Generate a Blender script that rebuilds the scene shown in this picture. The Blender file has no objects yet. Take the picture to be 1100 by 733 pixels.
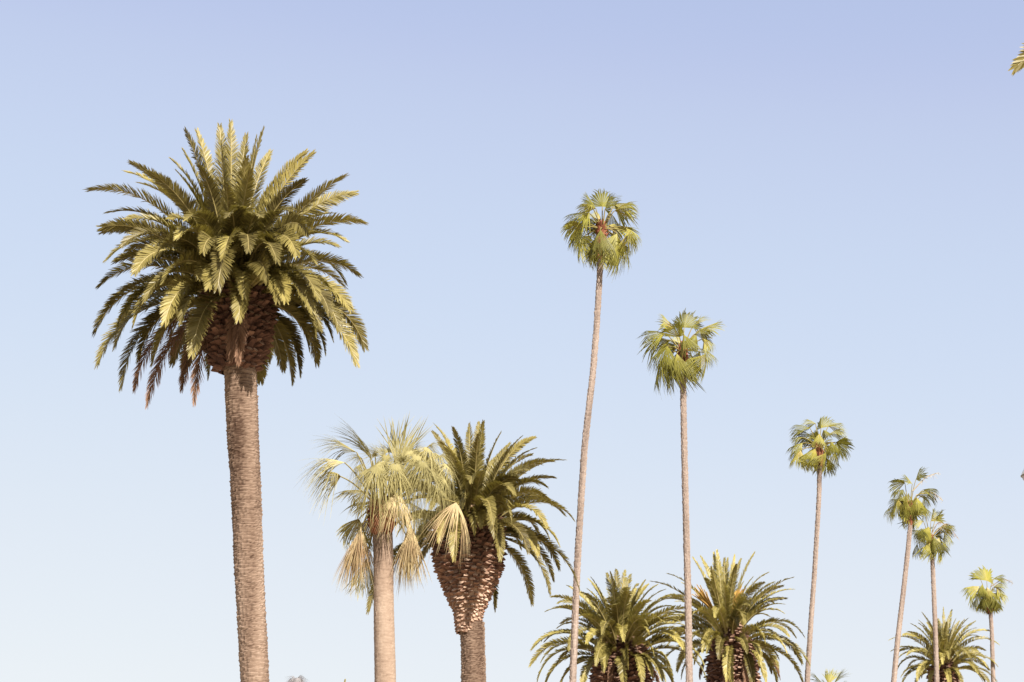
import bpy, math, random
import numpy as np

# ---------------------------------------------------------------- camera, sky, sun, exposure
sc = bpy.context.scene
col = sc.collection
R = math.radians
PITCH = R(17.1)
LENS = 70.0
FPX = 1100 * LENS / 36.0
EYE = np.array([0.0, 0.0, 1.6])
cam_d = bpy.data.cameras.new('camera')
cam_d.lens = LENS
cam_d.sensor_width = 36.0
cam_d.clip_start = 0.1
cam_d.clip_end = 8000.0
cam = bpy.data.objects.new('camera', cam_d)
cam.location = EYE
cam.rotation_euler = (R(90) + PITCH, 0, 0)
col.objects.link(cam)
sc.camera = cam

EXPO = 1.4
sc.view_settings.view_transform = 'Standard'
sc.view_settings.look = 'None'
sc.view_settings.gamma = 1.0
sc.view_settings.exposure = EXPO
sc.view_settings.use_curve_mapping = False

SUN_EL, SUN_AZ = R(37), R(152)          # azimuth clockwise from +Y (the way the camera looks)
world = bpy.data.worlds.new('World')
sc.world = world
world.use_nodes = True
wn = world.node_tree
bg = wn.nodes['Background']
sky = wn.nodes.new('ShaderNodeTexSky')
sky.sky_type = 'NISHITA'
sky.sun_disc = False
sky.sun_elevation = SUN_EL
sky.sun_rotation = SUN_AZ
dn = wn.nodes.new('ShaderNodeVectorMath'); dn.operation = 'SCALE'; dn.inputs['Scale'].default_value = 0.1
cv = wn.nodes.new('ShaderNodeRGBCurve')
up = wn.nodes.new('ShaderNodeVectorMath'); up.operation = 'SCALE'; up.inputs['Scale'].default_value = 10.0 / 2 ** EXPO
# milky film response of the sky: one tone curve per channel
CURVES = [
    [(0, .30), (.124, .462), (.150, .545), (.186, .608), (.359, .785), (1, .98)],
    [(0, .34), (.205, .558), (.242, .640), (.290, .706), (.514, .845), (1, .97)],
    [(0, .50), (.340, .805), (.457, .890), (.643, .915), (1, .97)],
]
m = cv.mapping
m.use_clip = False
for k in range(3):
    c = m.curves[k]
    c.points[0].location = CURVES[k][0]
    c.points[1].location = CURVES[k][-1]
    for p in CURVES[k][1:-1]:
        c.points.new(*p)
m.update()
wn.links.new(sky.outputs[0], dn.inputs[0])
wn.links.new(dn.outputs[0], cv.inputs['Color'])
wn.links.new(cv.outputs[0], up.inputs[0])
wn.links.new(up.outputs[0], bg.inputs[0])
bg.inputs[1].default_value = 0.1

sun_d = bpy.data.lights.new('sun', 'SUN')
sun_d.energy = 4.6
sun_d.angle = R(0.53)
sun_d.color = (1.0, 0.94, 0.85)
sun = bpy.data.objects.new('sun', sun_d)
sun.rotation_euler = (R(90) - SUN_EL, 0, math.pi - SUN_AZ)   # lamp's +Z towards the sun
sun.location = (0, -20, 60)
col.objects.link(sun)

FWD = np.array([0, math.cos(PITCH), math.sin(PITCH)])
UPV = np.array([0, -math.sin(PITCH), math.cos(PITCH)])


def at(px, py, Y):
    """world point seen at pixel (px,py) of the 1100x733 photo, at world depth Y"""
    d = FWD + np.array([1, 0, 0]) * (px - 550) / FPX + UPV * (366.5 - py) / FPX
    return EYE + d * (Y / d[1])


# ---------------------------------------------------------------- materials
def newmat(name):
    mt = bpy.data.materials.new(name)
    mt.use_nodes = True
    nt = mt.node_tree
    for n in list(nt.nodes):
        nt.nodes.remove(n)
    out = nt.nodes.new('ShaderNodeOutputMaterial')
    return mt, nt, out


def ramp(nt, stops, fac):
    r = nt.nodes.new('ShaderNodeValToRGB')
    el = r.color_ramp.elements
    while len(el) < len(stops):
        el.new(0.5)
    for e, (p, c) in zip(el, stops):
        e.position = p
        e.color = (*c, 1)
    nt.links.new(fac, r.inputs[0])
    return r.outputs[0]


def leaf_mat(name, stops, trans=0.3, tcol=(1.0, 1.0, 0.55), rough=0.45, scale=1.3, spec=0.5, vary=.3):
    mt, nt, out = newmat(name)
    tc = nt.nodes.new('ShaderNodeTexCoord')
    oi = nt.nodes.new('ShaderNodeObjectInfo')
    at_ = nt.nodes.new('ShaderNodeAttribute'); at_.attribute_name = 'tone'
    no = nt.nodes.new('ShaderNodeTexNoise'); no.inputs['Scale'].default_value = scale; no.inputs['Detail'].default_value = 4
    nt.links.new(tc.outputs['Object'], no.inputs['Vector'])
    a = nt.nodes.new('ShaderNodeMath'); a.operation = 'MULTIPLY_ADD'
    nt.links.new(no.outputs['Fac'], a.inputs[0]); a.inputs[1].default_value = 0.5
    b = nt.nodes.new('ShaderNodeMath'); b.operation = 'MULTIPLY_ADD'
    nt.links.new(oi.outputs['Random'], b.inputs[0]); b.inputs[1].default_value = vary; b.inputs[2].default_value = -vary / 2
    nt.links.new(b.outputs[0], a.inputs[2])
    s = nt.nodes.new('ShaderNodeMath'); s.operation = 'ADD'
    nt.links.new(a.outputs[0], s.inputs[0]); nt.links.new(at_.outputs['Fac'], s.inputs[1])
    c = ramp(nt, stops, s.outputs[0])
    p = nt.nodes.new('ShaderNodeBsdfPrincipled')
    nt.links.new(c, p.inputs['Base Color'])
    p.inputs['Roughness'].default_value = rough
    p.inputs['Specular IOR Level'].default_value = spec
    t = nt.nodes.new('ShaderNodeBsdfTranslucent')
    mc = nt.nodes.new('ShaderNodeMix'); mc.data_type = 'RGBA'; mc.blend_type = 'MULTIPLY'; mc.inputs[0].default_value = 1
    nt.links.new(c, mc.inputs[6]); mc.inputs[7].default_value = (*tcol, 1)
    nt.links.new(mc.outputs[2], t.inputs['Color'])
    mx = nt.nodes.new('ShaderNodeMixShader'); mx.inputs[0].default_value = trans
    nt.links.new(p.outputs[0], mx.inputs[1]); nt.links.new(t.outputs[0], mx.inputs[2])
    nt.links.new(mx.outputs[0], out.inputs[0])
    return mt


def bark_mat(name, stops, zs=9.0, rough=0.9, bump=0.4, ring=0.0):
    """fibrous bark: noise squeezed into bands round the trunk"""
    mt, nt, out = newmat(name)
    tc = nt.nodes.new('ShaderNodeTexCoord')
    mp = nt.nodes.new('ShaderNodeMapping'); mp.inputs['Scale'].default_value = (2.2, 2.2, zs)
    nt.links.new(tc.outputs['Object'], mp.inputs[0])
    n1 = nt.nodes.new('ShaderNodeTexNoise'); n1.inputs['Scale'].default_value = 1.6; n1.inputs['Detail'].default_value = 6; n1.inputs['Roughness'].default_value = .7
    nt.links.new(mp.outputs[0], n1.inputs['Vector'])
    n2 = nt.nodes.new('ShaderNodeTexNoise'); n2.inputs['Scale'].default_value = 0.9; n2.inputs['Detail'].default_value = 3
    nt.links.new(tc.outputs['Object'], n2.inputs['Vector'])
    ad = nt.nodes.new('ShaderNodeMath'); ad.operation = 'MULTIPLY_ADD'; ad.inputs[1].default_value = .45
    nt.links.new(n2.outputs['Fac'], ad.inputs[0]); 
    m2 = nt.nodes.new('ShaderNodeMath'); m2.operation = 'MULTIPLY_ADD'; m2.inputs[1].default_value = .8; m2.inputs[2].default_value = -.12
    nt.links.new(n1.outputs['Fac'], m2.inputs[0]); nt.links.new(m2.outputs[0], ad.inputs[2])
    at_ = nt.nodes.new('ShaderNodeAttribute'); at_.attribute_name = 'tone'
    s = nt.nodes.new('ShaderNodeMath'); s.operation = 'ADD'
    nt.links.new(ad.outputs[0], s.inputs[0]); nt.links.new(at_.outputs['Fac'], s.inputs[1])
    c = ramp(nt, stops, s.outputs[0])
    p = nt.nodes.new('ShaderNodeBsdfPrincipled')
    nt.links.new(c, p.inputs['Base Color'])
    p.inputs['Roughness'].default_value = rough
    p.inputs['Specular IOR Level'].default_value = .15
    bp = nt.nodes.new('ShaderNodeBump'); bp.inputs['Strength'].default_value = bump; bp.inputs['Distance'].default_value = .03
    nt.links.new(n1.outputs['Fac'], bp.inputs['Height']); nt.links.new(bp.outputs[0], p.inputs['Normal'])
    nt.links.new(p.outputs[0], out.inputs[0])
    return mt


def plain_mat(name, colr, rough=.5, metal=0, trans=0):
    mt, nt, out = newmat(name)
    tc = nt.nodes.new('ShaderNodeTexCoord')
    no = nt.nodes.new('ShaderNodeTexNoise'); no.inputs['Scale'].default_value = 6
    nt.links.new(tc.outputs['Object'], no.inputs['Vector'])
    c = ramp(nt, [(.2, tuple(v * .85 for v in colr)), (.8, colr)], no.outputs['Fac'])
    p = nt.nodes.new('ShaderNodeBsdfPrincipled')
    nt.links.new(c, p.inputs['Base Color'])
    p.inputs['Roughness'].default_value = rough
    p.inputs['Metallic'].default_value = metal
    p.inputs['Transmission Weight'].default_value = trans
    nt.links.new(p.outputs[0], out.inputs[0])
    return mt


M = {}
M['frond'] = leaf_mat('date_frond_leaf', [(.0, (.095, .074, .023)), (.35, (.195, .159, .047)), (.65, (.31, .255, .076)), (1, (.42, .33, .12))], trans=.27, spec=.35)
M['frond_pale'] = leaf_mat('date_frond_leaf_lit', [(.0, (.115, .092, .026)), (.35, (.235, .197, .056)), (.65, (.37, .31, .09)), (1, (.48, .38, .14))], trans=.28, spec=.35)  # lighter frond copy: sunlit lift of the farther palms put into the colour
M['rachis'] = leaf_mat('date_frond_rib', [(0, (.25, .20, .075)), (1, (.36, .28, .11))], trans=.0, rough=.5)
M['dead'] = leaf_mat('dead_frond_leaf', [(0, (.13, .070, .042)), (.5, (.24, .140, .090)), (1, (.36, .24, .15))], trans=.15, rough=.8, spec=.2)
M['fan'] = leaf_mat('fan_leaf_green', [(0, (.085, .08, .016)), (.3, (.20, .188, .034)), (.6, (.33, .30, .060)), (.82, (.36, .28, .085)), (1, (.26, .165, .07))], trans=.35, spec=.25, vary=.55)
M['fan_pale'] = leaf_mat('fan_leaf_straw_green', [(0, (.15, .130, .050)), (.4, (.35, .305, .135)), (.75, (.52, .45, .235)), (1, (.58, .48, .30))], trans=.3, spec=.15, rough=.6)
M['fan_dead'] = leaf_mat('fan_leaf_dry', [(0, (.22, .135, .075)), (.5, (.50, .41, .225)), (1, (.62, .52, .32))], trans=.2, rough=.8, spec=.2)
M['fan_grey'] = leaf_mat('fan_leaf_grey', [(0, (.15, .138, .145)), (.5, (.26, .245, .25)), (1, (.36, .34, .34))], trans=.2, rough=.8, spec=.2)
M['stalk'] = leaf_mat('fan_leaf_stalk', [(0, (.17, .13, .04)), (1, (.27, .23, .07))], trans=0, rough=.5)
M['boot'] = bark_mat('leaf_base_side', [(.2, (.045, .022, .017)), (.6, (.13, .066, .046)), (.9, (.24, .135, .092))], zs=3)
M['boot_cut'] = bark_mat('leaf_base_cut', [(.15, (.13, .075, .052)), (.5, (.29, .195, .138)), (.85, (.44, .325, .245))], zs=3)
M['boot_red'] = bark_mat('leaf_base_red', [(.15, (.07, .022, .013)), (.5, (.19, .070, .038)), (.9, (.32, .16, .085))], zs=3)
M['trunk_date'] = bark_mat('date_palm_bark', [(.12, (.050, .028, .018)), (.38, (.145, .097, .069)), (.60, (.205, .144, .106)), (.9, (.31, .235, .18))], zs=14, bump=.6)
M['trunk_fan'] = bark_mat('fan_palm_bark', [(.1, (.12, .090, .075)), (.45, (.208, .160, .133)), (.7, (.255, .202, .170)), (.95, (.33, .27, .232))], zs=9, bump=.35)
M['trunk_filifera'] = bark_mat('stout_fan_palm_bark', [(.1, (.11, .073, .052)), (.4, (.215, .153, .113)), (.65, (.275, .205, .155)), (.95, (.37, .29, .23))], zs=7, bump=.45)
M['flower'] = leaf_mat('flower_cluster', [(0, (.40, .23, .05)), (1, (.62, .40, .11))], trans=.1, rough=.7)
M['lamp_white'] = plain_mat('lamp_housing_white', (.75, .74, .72), .4)
M['lamp_rim'] = plain_mat('lamp_rim_brown', (.16, .13, .10), .5)
M['lamp_glass'] = plain_mat('lamp_glass_grey', (.34, .32, .36), .25)
M['lamp_post'] = plain_mat('lamp_post_paint', (.35, .35, .36), .45, .3)


# ---------------------------------------------------------------- mesh helpers
class MB:
    def __init__(s):
        s.v = []; s.f = []; s.mi = []; s.t = []; s.n = 0

    def add(s, V, F, mi=0, tone=0.0):
        V = np.asarray(V, float).reshape(-1, 3)
        s.v.append(V)
        o = s.n
        if isinstance(F, np.ndarray):
            F = F.tolist()
        s.f.extend([[i + o for i in f] for f in F])
        s.mi.extend([mi] * len(F))
        s.t.append(np.broadcast_to(np.asarray(tone, float), (len(V),)))
        s.n += len(V)

    def build(s, name, mats, parent=None, smooth=False, label=None):
        V = np.concatenate(s.v)
        org = np.zeros(3)
        if parent is not None:
            org = np.array(parent.location)
            if parent.parent is not None:
                org = org + np.array(parent.parent.location)
        me = bpy.data.meshes.new(name)
        me.from_pydata((V - org).tolist(), [], s.f)
        for mt in mats:
            me.materials.append(mt)
        me.polygons.foreach_set('material_index', s.mi)
        if smooth:
            me.polygons.foreach_set('use_smooth', [True] * len(s.f))
        a = me.attributes.new('tone', 'FLOAT', 'POINT')
        a.data.foreach_set('value', np.concatenate(s.t).astype(np.float32))
        me.update()
        o = bpy.data.objects.new(name, me)
        col.objects.link(o)
        if parent is not None:
            o.parent = parent
        if label:
            o['label'] = label
        return o


def thing(name, label, cat, loc, group=None):
    o = bpy.data.objects.new(name, None)
    o.empty_display_size = .5
    o.location = loc
    col.objects.link(o)
    o['label'] = label
    o['category'] = cat
    if group:
        o['group'] = group
    return o


def nrm(v):
    return v / (np.linalg.norm(v) + 1e-9)


def tube(mb, P, rad, sides=6, mi=0, tone=0.0, flat=1.0, N0=None, cap=True):
    P = np.asarray(P, float)
    n = len(P)
    T = np.gradient(P, axis=0)
    T /= np.linalg.norm(T, axis=1)[:, None]
    N = N0 if N0 is not None else (np.array([0, 1., 0]) if abs(T[0][1]) < .8 else np.array([1., 0, 0]))
    rings = []
    for i in range(n):
        N = nrm(N - T[i] * np.dot(N, T[i]))
        S = np.cross(T[i], N)
        a = np.arange(sides) / sides * 2 * math.pi
        rings.append(P[i] + rad[i] * (np.cos(a)[:, None] * N * flat + np.sin(a)[:, None] * S))
    V = np.concatenate(rings)
    F = []
    for i in range(n - 1):
        for k in range(sides):
            k2 = (k + 1) % sides
            F.append([i * sides + k, i * sides + k2, (i + 1) * sides + k2, (i + 1) * sides + k])
    if cap:
        F.append(list(range(sides))[::-1])
        F.append([(n - 1) * sides + k for k in range(sides)])
    mb.add(V, F, mi, tone)


# ---------------------------------------------------------------- feather (date palm) frond
def arc(e0, bend, n=24):
    """unit-length frond spine in its own plane: launch elevation e0, bending under its own weight"""
    e = e0
    x = z = 0.0
    pts = [(0.0, 0.0)]
    h = 1.0 / n
    for i in range(n):
        u = (i + .5) * h
        x += math.cos(e) * h
        z += math.sin(e) * h
        pts.append((x, z))
        e -= bend * max(math.cos(e), 0.04) * (0.35 + 1.3 * u) * h
        e = max(e, -1.56)
    return np.array(pts)


def solve_arc(r, z, bend):
    """launch angle and length for a frond whose tip is r out and z up from its base"""
    want = math.atan2(z, r)
    lo, hi = -1.5, 1.66
    for _ in range(30):
        mid = (lo + hi) / 2
        p = arc(mid, bend)[-1]
        if math.atan2(p[1], p[0]) < want:
            lo = mid
        else:
            hi = mid
    p = arc((lo + hi) / 2, bend)[-1]
    return (lo + hi) / 2, math.hypot(r, z) / math.hypot(*p)


def frond(mb, rib, P0, az, e0, bend, L, rng, pairs=70, lw=.05, lmax=.55, roll=0., twist=0., dead=False, side_bend=0.):
    Rv = np.array([math.cos(az), math.sin(az), 0.])
    Sv = np.array([-math.sin(az), math.cos(az), 0.])
    n = 24
    a2 = arc(e0, bend, n) * L
    u = np.linspace(0, 1, n + 1)
    P = P0 + a2[:, :1] * Rv + a2[:, 1:] * np.array([0, 0, 1.]) + (side_bend * L * u ** 2)[:, None] * Sv
    T = np.gradient(P, axis=0)
    T /= np.linalg.norm(T, axis=1)[:, None]
    N = -math.sin(e0) * Rv + math.cos(e0) * np.array([0, 0, 1.])
    Ns = []
    for i in range(n + 1):
        N = nrm(N - T[i] * np.dot(N, T[i]))
        Ns.append(N)
    Ns = np.array(Ns)
    Ss = np.cross(T, Ns)
    rl = roll + twist * u
    c, s_ = np.cos(rl)[:, None], np.sin(rl)[:, None]
    Ns, Ss = Ns * c + Ss * s_, Ss * c - Ns * s_
    # rib
    rr = np.interp(u, [0, .08, .3, 1], [.075, .05, .028, .007]) * (L / 4.0) ** .5
    tube(rib, P, rr, 4, 0, 0.0, flat=.6, N0=Ns[0])
    # leaflets
    q = np.linspace(.07, 1.0, pairs)
    V = []; F = []; tn = []
    tone0 = rng.normal(0, .09)
    brown = abs(rng.normal(0, .14))
    k = 0
    for sgn in (-1, 1):
        uu = np.clip(q + rng.normal(0, .25 / pairs, pairs), .05, 1.0)
        idx = uu * n
        i0 = np.clip(idx.astype(int), 0, n - 1)
        fr = (idx - i0)[:, None]
        Pb = P[i0] * (1 - fr) + P[i0 + 1] * fr
        Tb = T[i0] * (1 - fr) + T[i0 + 1] * fr
        Nb = Ns[i0] * (1 - fr) + Ns[i0 + 1] * fr
        Sb = Ss[i0] * (1 - fr) + Ss[i0 + 1] * fr
        w = np.clip((uu - .07) / .93, 0, 1)
        prof = np.minimum(1, .22 + w * 3.4) * (1 - .60 * w ** 2.6)
        ll = lmax * prof * (1 + rng.normal(0, .07, pairs)) * (L / 4.0) ** .35
        if dead:
            ll *= .85
        ang = np.radians(np.interp(w, [0, .3, .8, 1], [60, 54, 42, 16]) + rng.normal(0, 3.5, pairs))
        v = np.radians(np.interp(w, [0, 1], [36, 14]) + rng.normal(0, 8, pairs))
        if dead:
            v = np.radians(rng.normal(15, 40, pairs)); ang *= .7
        D = np.cos(ang)[:, None] * Tb + np.sin(ang)[:, None] * (sgn * Sb * np.cos(v)[:, None] + Nb * np.sin(v)[:, None])
        D /= np.linalg.norm(D, axis=1)[:, None]
        W = Tb - D * np.sum(Tb * D, axis=1)[:, None]
        W /= np.linalg.norm(W, axis=1)[:, None]
        tl = rng.normal(0, .28, pairs)[:, None]
        X = np.cross(D, W)
        W = W * np.cos(tl) + X * np.sin(tl)
        g = np.array([0, 0, -1.]) * ((.10 if not dead else .3) * ll)[:, None]
        l3 = ll[:, None]
        wd = lw * (1 if not dead else .7) * (.75 + .25 * prof)[:, None]
        p0 = Pb - W * wd * .35; p1 = Pb + W * wd * .35
        mid = Pb + D * l3 * .5 + g * .22
        p2 = mid + W * wd * .5; p3 = mid - W * wd * .5
        m3 = Pb + D * l3 * .82 + g * .65
        p4 = m3 + W * wd * .3; p5 = m3 - W * wd * .3
        p6 = Pb + D * l3 + g
        blk = np.stack([p0, p1, p2, p3, p4, p5, p6], axis=1).reshape(-1, 3)
        V.append(blk)
        jt = rng.normal(0, .07, pairs)[:, None] + np.array([0, 0, .02, .02, .06, .06, .14])[None, :]
        tn.append(jt.reshape(-1) + tone0 + np.repeat(brown * np.clip((uu - .55) / .45, 0, 1), 7))
        for j in range(pairs):
            o = k + j * 7
            F += [[o, o + 1, o + 2, o + 3], [o + 3, o + 2, o + 4, o + 5], [o + 5, o + 4, o + 6]]
        k += pairs * 7
    mb.add(np.concatenate(V), F, 0, np.concatenate(tn))


# ---------------------------------------------------------------- trunk and leaf-base bulb
def trunk(parent, name, path, mat, ring=.10, amp=.014, step=.05, sides=44, seed=0, diamond=0.0, toptone=None, contrast=1.0):
    """path: (x, y, z, radius) from the ground up"""
    rng = np.random.default_rng(seed)
    path = np.array(path)
    zs = np.arange(path[0, 2], path[-1, 2], step)
    pc = np.stack([np.interp(zs, path[:, 2], path[:, k]) for k in range(4)], axis=1)
    for _ in range(30):                                   # soften the corners of the polyline
        pc[1:-1, :2] = (pc[:-2, :2] + pc[2:, :2]) / 2
        pc[1:-1, 3] = (pc[:-2, 3] + pc[2:, 3]) / 2
    a = np.arange(sides) / sides * 2 * math.pi
    nz = len(zs)
    ph = np.zeros(nz)
    wob = rng.normal(0, 1, (nz // 3 + 6, sides))
    # each scar ring is a little saw tooth whose height wanders round the trunk
    lowf = sum(rng.normal(0, .5) * np.sin(a * f + rng.uniform(0, 6.28)) for f in (1, 2, 3, 5))
    sp = ring * (1 + .25 * rng.normal(size=400))
    edges = np.cumsum(np.abs(sp)) + zs[0]
    rad = np.zeros((nz, sides)); tone = np.zeros((nz, sides))
    wavs = [(rng.integers(2, 9), rng.uniform(0, 6.28), rng.uniform(.3, 2.5), rng.uniform(.2, .5)) for _ in range(7)]
    blot = [(rng.integers(1, 5), rng.uniform(0, 6.28), rng.uniform(-1.6, 1.6), rng.uniform(.02, .05)) for _ in range(8)]
    swell = [(rng.uniform(.3, 1.6), rng.uniform(0, 6.28), rng.uniform(.004, .012)) for _ in range(5)]
    for i, z in enumerate(zs):
        wv = sum(am * np.sin(f * a + p + z * dz) for f, p, dz, am in wavs)
        zz = z + ring * .28 * wv + diamond * ring * (np.abs(((a * 9 / math.pi) % 2) - 1) - .5)
        j = np.clip(np.searchsorted(edges, zz), 1, len(edges) - 1)
        t = (zz - edges[j - 1]) / (edges[j] - edges[j - 1] + 1e-6)
        t = np.clip(t, 0, 1)
        saw = t ** 1.5
        k = wob[np.clip(j % wob.shape[0], 0, None), np.arange(sides)]
        rad[i] = pc[i, 3] + amp * (saw - .5) * (1 + .35 * k) + .35 * amp * k
        pc[i, 3] *= 1 + sum(am * math.sin(f * z + p) for f, p, am in swell)
        tone[i] = sum(am * np.sin(f * a + p + dz * z) for f, p, dz, am in blot) + .10 * (saw - .5) - .16 * (t < .16) * (1 + .4 * k) + .045 * k
    tone *= contrast
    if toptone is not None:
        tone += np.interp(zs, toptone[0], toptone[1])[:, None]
    V = np.stack([pc[:, 0:1] + rad * np.cos(a), pc[:, 1:2] + rad * np.sin(a), np.repeat(zs[:, None], sides, 1)], axis=2).reshape(-1, 3)
    F = []
    for i in range(nz - 1):
        for k in range(sides):
            k2 = (k + 1) % sides
            F.append([i * sides + k, i * sides + k2, (i + 1) * sides + k2, (i + 1) * sides + k])
    F.append([(nz - 1) * sides + k for k in range(sides)])
    mb = MB()
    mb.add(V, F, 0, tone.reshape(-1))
    return mb.build(name, [mat], parent, smooth=False)


def bulb(parent, name, C, prof, mats, seed, bw=.2, bh=.15, bl=.2, density=1.0, tilt=14, label=None, flat_below=None, columns=0, cut=.04, jit=.16):
    """the swollen top of the trunk: cut leaf bases in spirals on a core. prof: (z, r) relative to C"""
    rng = np.random.default_rng(seed)
    prof = np.array(prof, float)
    mb = MB()
    a = np.arange(32) / 32 * 2 * math.pi
    V = []; F = []
    zz = np.linspace(prof[0, 0], prof[-1, 0], 24)
    rr = np.interp(zz, prof[:, 0], prof[:, 1])
    for i in range(24):
        V.append(np.stack([C[0] + .97 * rr[i] * np.cos(a), C[1] + .97 * rr[i] * np.sin(a), np.full(32, C[2] + zz[i])], 1))
    for i in range(23):
        for k in range(32):
            k2 = (k + 1) % 32
            F.append([i * 32 + k, i * 32 + k2, (i + 1) * 32 + k2, (i + 1) * 32 + k])
    F.append([23 * 32 + k for k in range(32)])
    F.append([k for k in range(32)][::-1])
    mb.add(np.concatenate(V), F, 0 if flat_below is None else 1, -.12)
    z = prof[0, 0]
    row = 0
    while z < prof[-1, 0]:
        r = np.interp(z, prof[:, 0], prof[:, 1])
        cnt = columns if columns else max(6, int(2 * math.pi * r / (bw * 1.05) * density))
        f = 1.0
        if flat_below is not None:
            f = float(np.clip((z - flat_below[0]) / (flat_below[1] - flat_below[0]), .0, 1))
        for k in range(cnt):
            th = (k + .5 * (row % 2) + rng.normal(0, jit)) / cnt * 2 * math.pi
            Rv = np.array([math.cos(th), math.sin(th), 0]); Sv = np.array([-Rv[1], Rv[0], 0])
            tl = R(tilt) + rng.normal(0, .16)
            D = math.cos(tl) * Rv + math.sin(tl) * np.array([0, 0, 1.])
            U = -math.sin(tl) * Rv + math.cos(tl) * np.array([0, 0, 1.])
            w = (2 * math.pi * r / cnt if columns else bw) * .5 * rng.uniform(.75, 1.05)
            h = bh * .5 * rng.uniform(.7, 1.1)
            l = bl * rng.uniform(.55, 1.25) * f
            b = np.array([C[0], C[1], C[2] + z + rng.normal(0, bh * jit * 1.6)]) + Rv * (r - .06)
            hx = [(-1, -1), (-.35, -1.15), (.35, -1.15), (1, -.6), (1, .3), (.3, 1), (-.3, 1), (-1, .3)]
            base = [b + Sv * w * x * 1.15 + U * h * y * 1.1 for x, y in hx]
            sk = rng.normal(0, .3)
            end = [b + D * (l + .065) * (1 + .25 * sk * x - .28 * y) + Sv * w * x * (1.0 - .14 * f) + U * h * y * (1.02 - .22 * f) for x, y in hx]
            Fs = [[i, (i + 1) % 8, 8 + (i + 1) % 8, 8 + i] for i in range(8)]
            tn = rng.normal(0, .12) + .45 * (1 - f)
            mb.add(base + end, Fs, 0, tn)
            mb.add(end, [list(range(8))], 1, rng.normal(cut, .17) + .05 * (1 - f))
        z += bh * .92
        row += 1
    return mb.build(name, mats, parent, label=label)


# ---------------------------------------------------------------- fan leaf
def fan_leaf(mb, stem, base, H, tip, rng, half=105, segs=40, droop=.5, joined=.45, fold=.25, stalk_r=.02, curl=.15, lw=1.0, N=None, stalk_mi=1, frill=.0, roll=0.):
    """costapalmate leaf: stalk from base to H, blade from H whose middle segment ends at tip"""
    base, H, tip = (np.asarray(v, float) for v in (base, H, tip))
    A = tip - H
    L = np.linalg.norm(A)
    A = A / L
    hor = np.array([A[0], A[1], 0.])
    out = np.array([H[0] - base[0], H[1] - base[1], 0.])
    if np.linalg.norm(hor) < .25:
        hor = out if np.linalg.norm(out) > .05 else np.array([0, -1., 0])
    hor = nrm(nrm(hor) + .6 * nrm(out + 1e-6)) if N is None else hor
    if N is None:
        # the upper face looks away from the ground, outwards on a hanging leaf
        e = math.asin(np.clip(A[2], -1, 1))
        N = -math.sin(e) * hor + max(math.cos(e), .15) * np.array([0, 0, 1.])
    N = nrm(N - A * np.dot(N, A))
    S = np.cross(A, N)
    N, S = N * math.cos(roll) + S * math.sin(roll), S * math.cos(roll) - N * math.sin(roll)
    # stalk
    if stalk_r > 0:
        t = np.linspace(0, 1, 7)[:, None]
        d = H - base
        c1 = base + d * .5 + np.array([0, 0, .18]) * np.linalg.norm(d)
        P = base * (1 - t) ** 2 + 2 * c1 * t * (1 - t) + H * t ** 2
        tube(stem, P, np.interp(t[:, 0], [0, 1], [stalk_r * 1.5, stalk_r * .8]), 4, 0, 0)
    th = np.radians(np.linspace(-half, half, segs)) + rng.normal(0, .012, segs)
    q = np.array([0, joined * .5, joined, joined + (1 - joined) * .35, joined + (1 - joined) * .7, 1.0])
    dth = math.radians(2 * half / (segs - 1))
    for i in range(segs):
        t = th[i]
        Ls = L * (.70 + .30 * math.cos(t * .8)) * (1 + rng.normal(0, .05))
        d = math.cos(t) * A + math.sin(t) * S
        s = np.cross(N, d)
        cup = fold * (abs(math.sin(t)) ** 1.5)
        P = H + (q * Ls)[:, None] * d
        # sides fold back, tip curls over, free ends hang
        P -= N * ((cup * q ** 1.2 + curl * q ** 2 * math.cos(t * .6)) * Ls)[:, None]
        fr = np.clip((q - joined) / (1 - joined), 0, 1)
        sag = droop * (1 + rng.normal(0, .35)) * fr ** 1.5 * (1 - joined) * Ls
        P += np.array([0, 0, -1.]) * sag[:, None]
        P -= d * (.45 * np.minimum(sag, (q - joined).clip(0) * Ls))[:, None]
        P += s * (rng.normal(0, .05 + frill) * fr * Ls)[:, None] + N * (rng.normal(0, .05 + frill) * fr * Ls)[:, None]
        w = np.where(q <= joined, q * Ls * dth * .52 * lw, 0)
        wj = joined * Ls * dth * .52 * lw
        w = np.where(q > joined, wj * np.array([0, 0, 1, .85, .5, .05]), w)
        w[0] = .004
        pl = .5 * w
        Lft = P - s * w[:, None]; Rgt = P + s * w[:, None]; Mid = P + N * pl[:, None]
        V = np.stack([Lft, Mid, Rgt], 1).reshape(-1, 3)
        F = []
        for k in range(5):
            o = 3 * k
            F += [[o, o + 1, o + 4, o + 3], [o + 1, o + 2, o + 5, o + 4]]
        tn = np.repeat((np.array([.28, .20, .05, -.08, -.04, .38]) if frill < .1 else np.array([.1, .06, .0, .0, .02, .16])), 3) + rng.normal(0, .06)  # lit yellow dome and shaded free ends put into the tone; tips browner
        mb.add(V, F, 0, tn)


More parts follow.
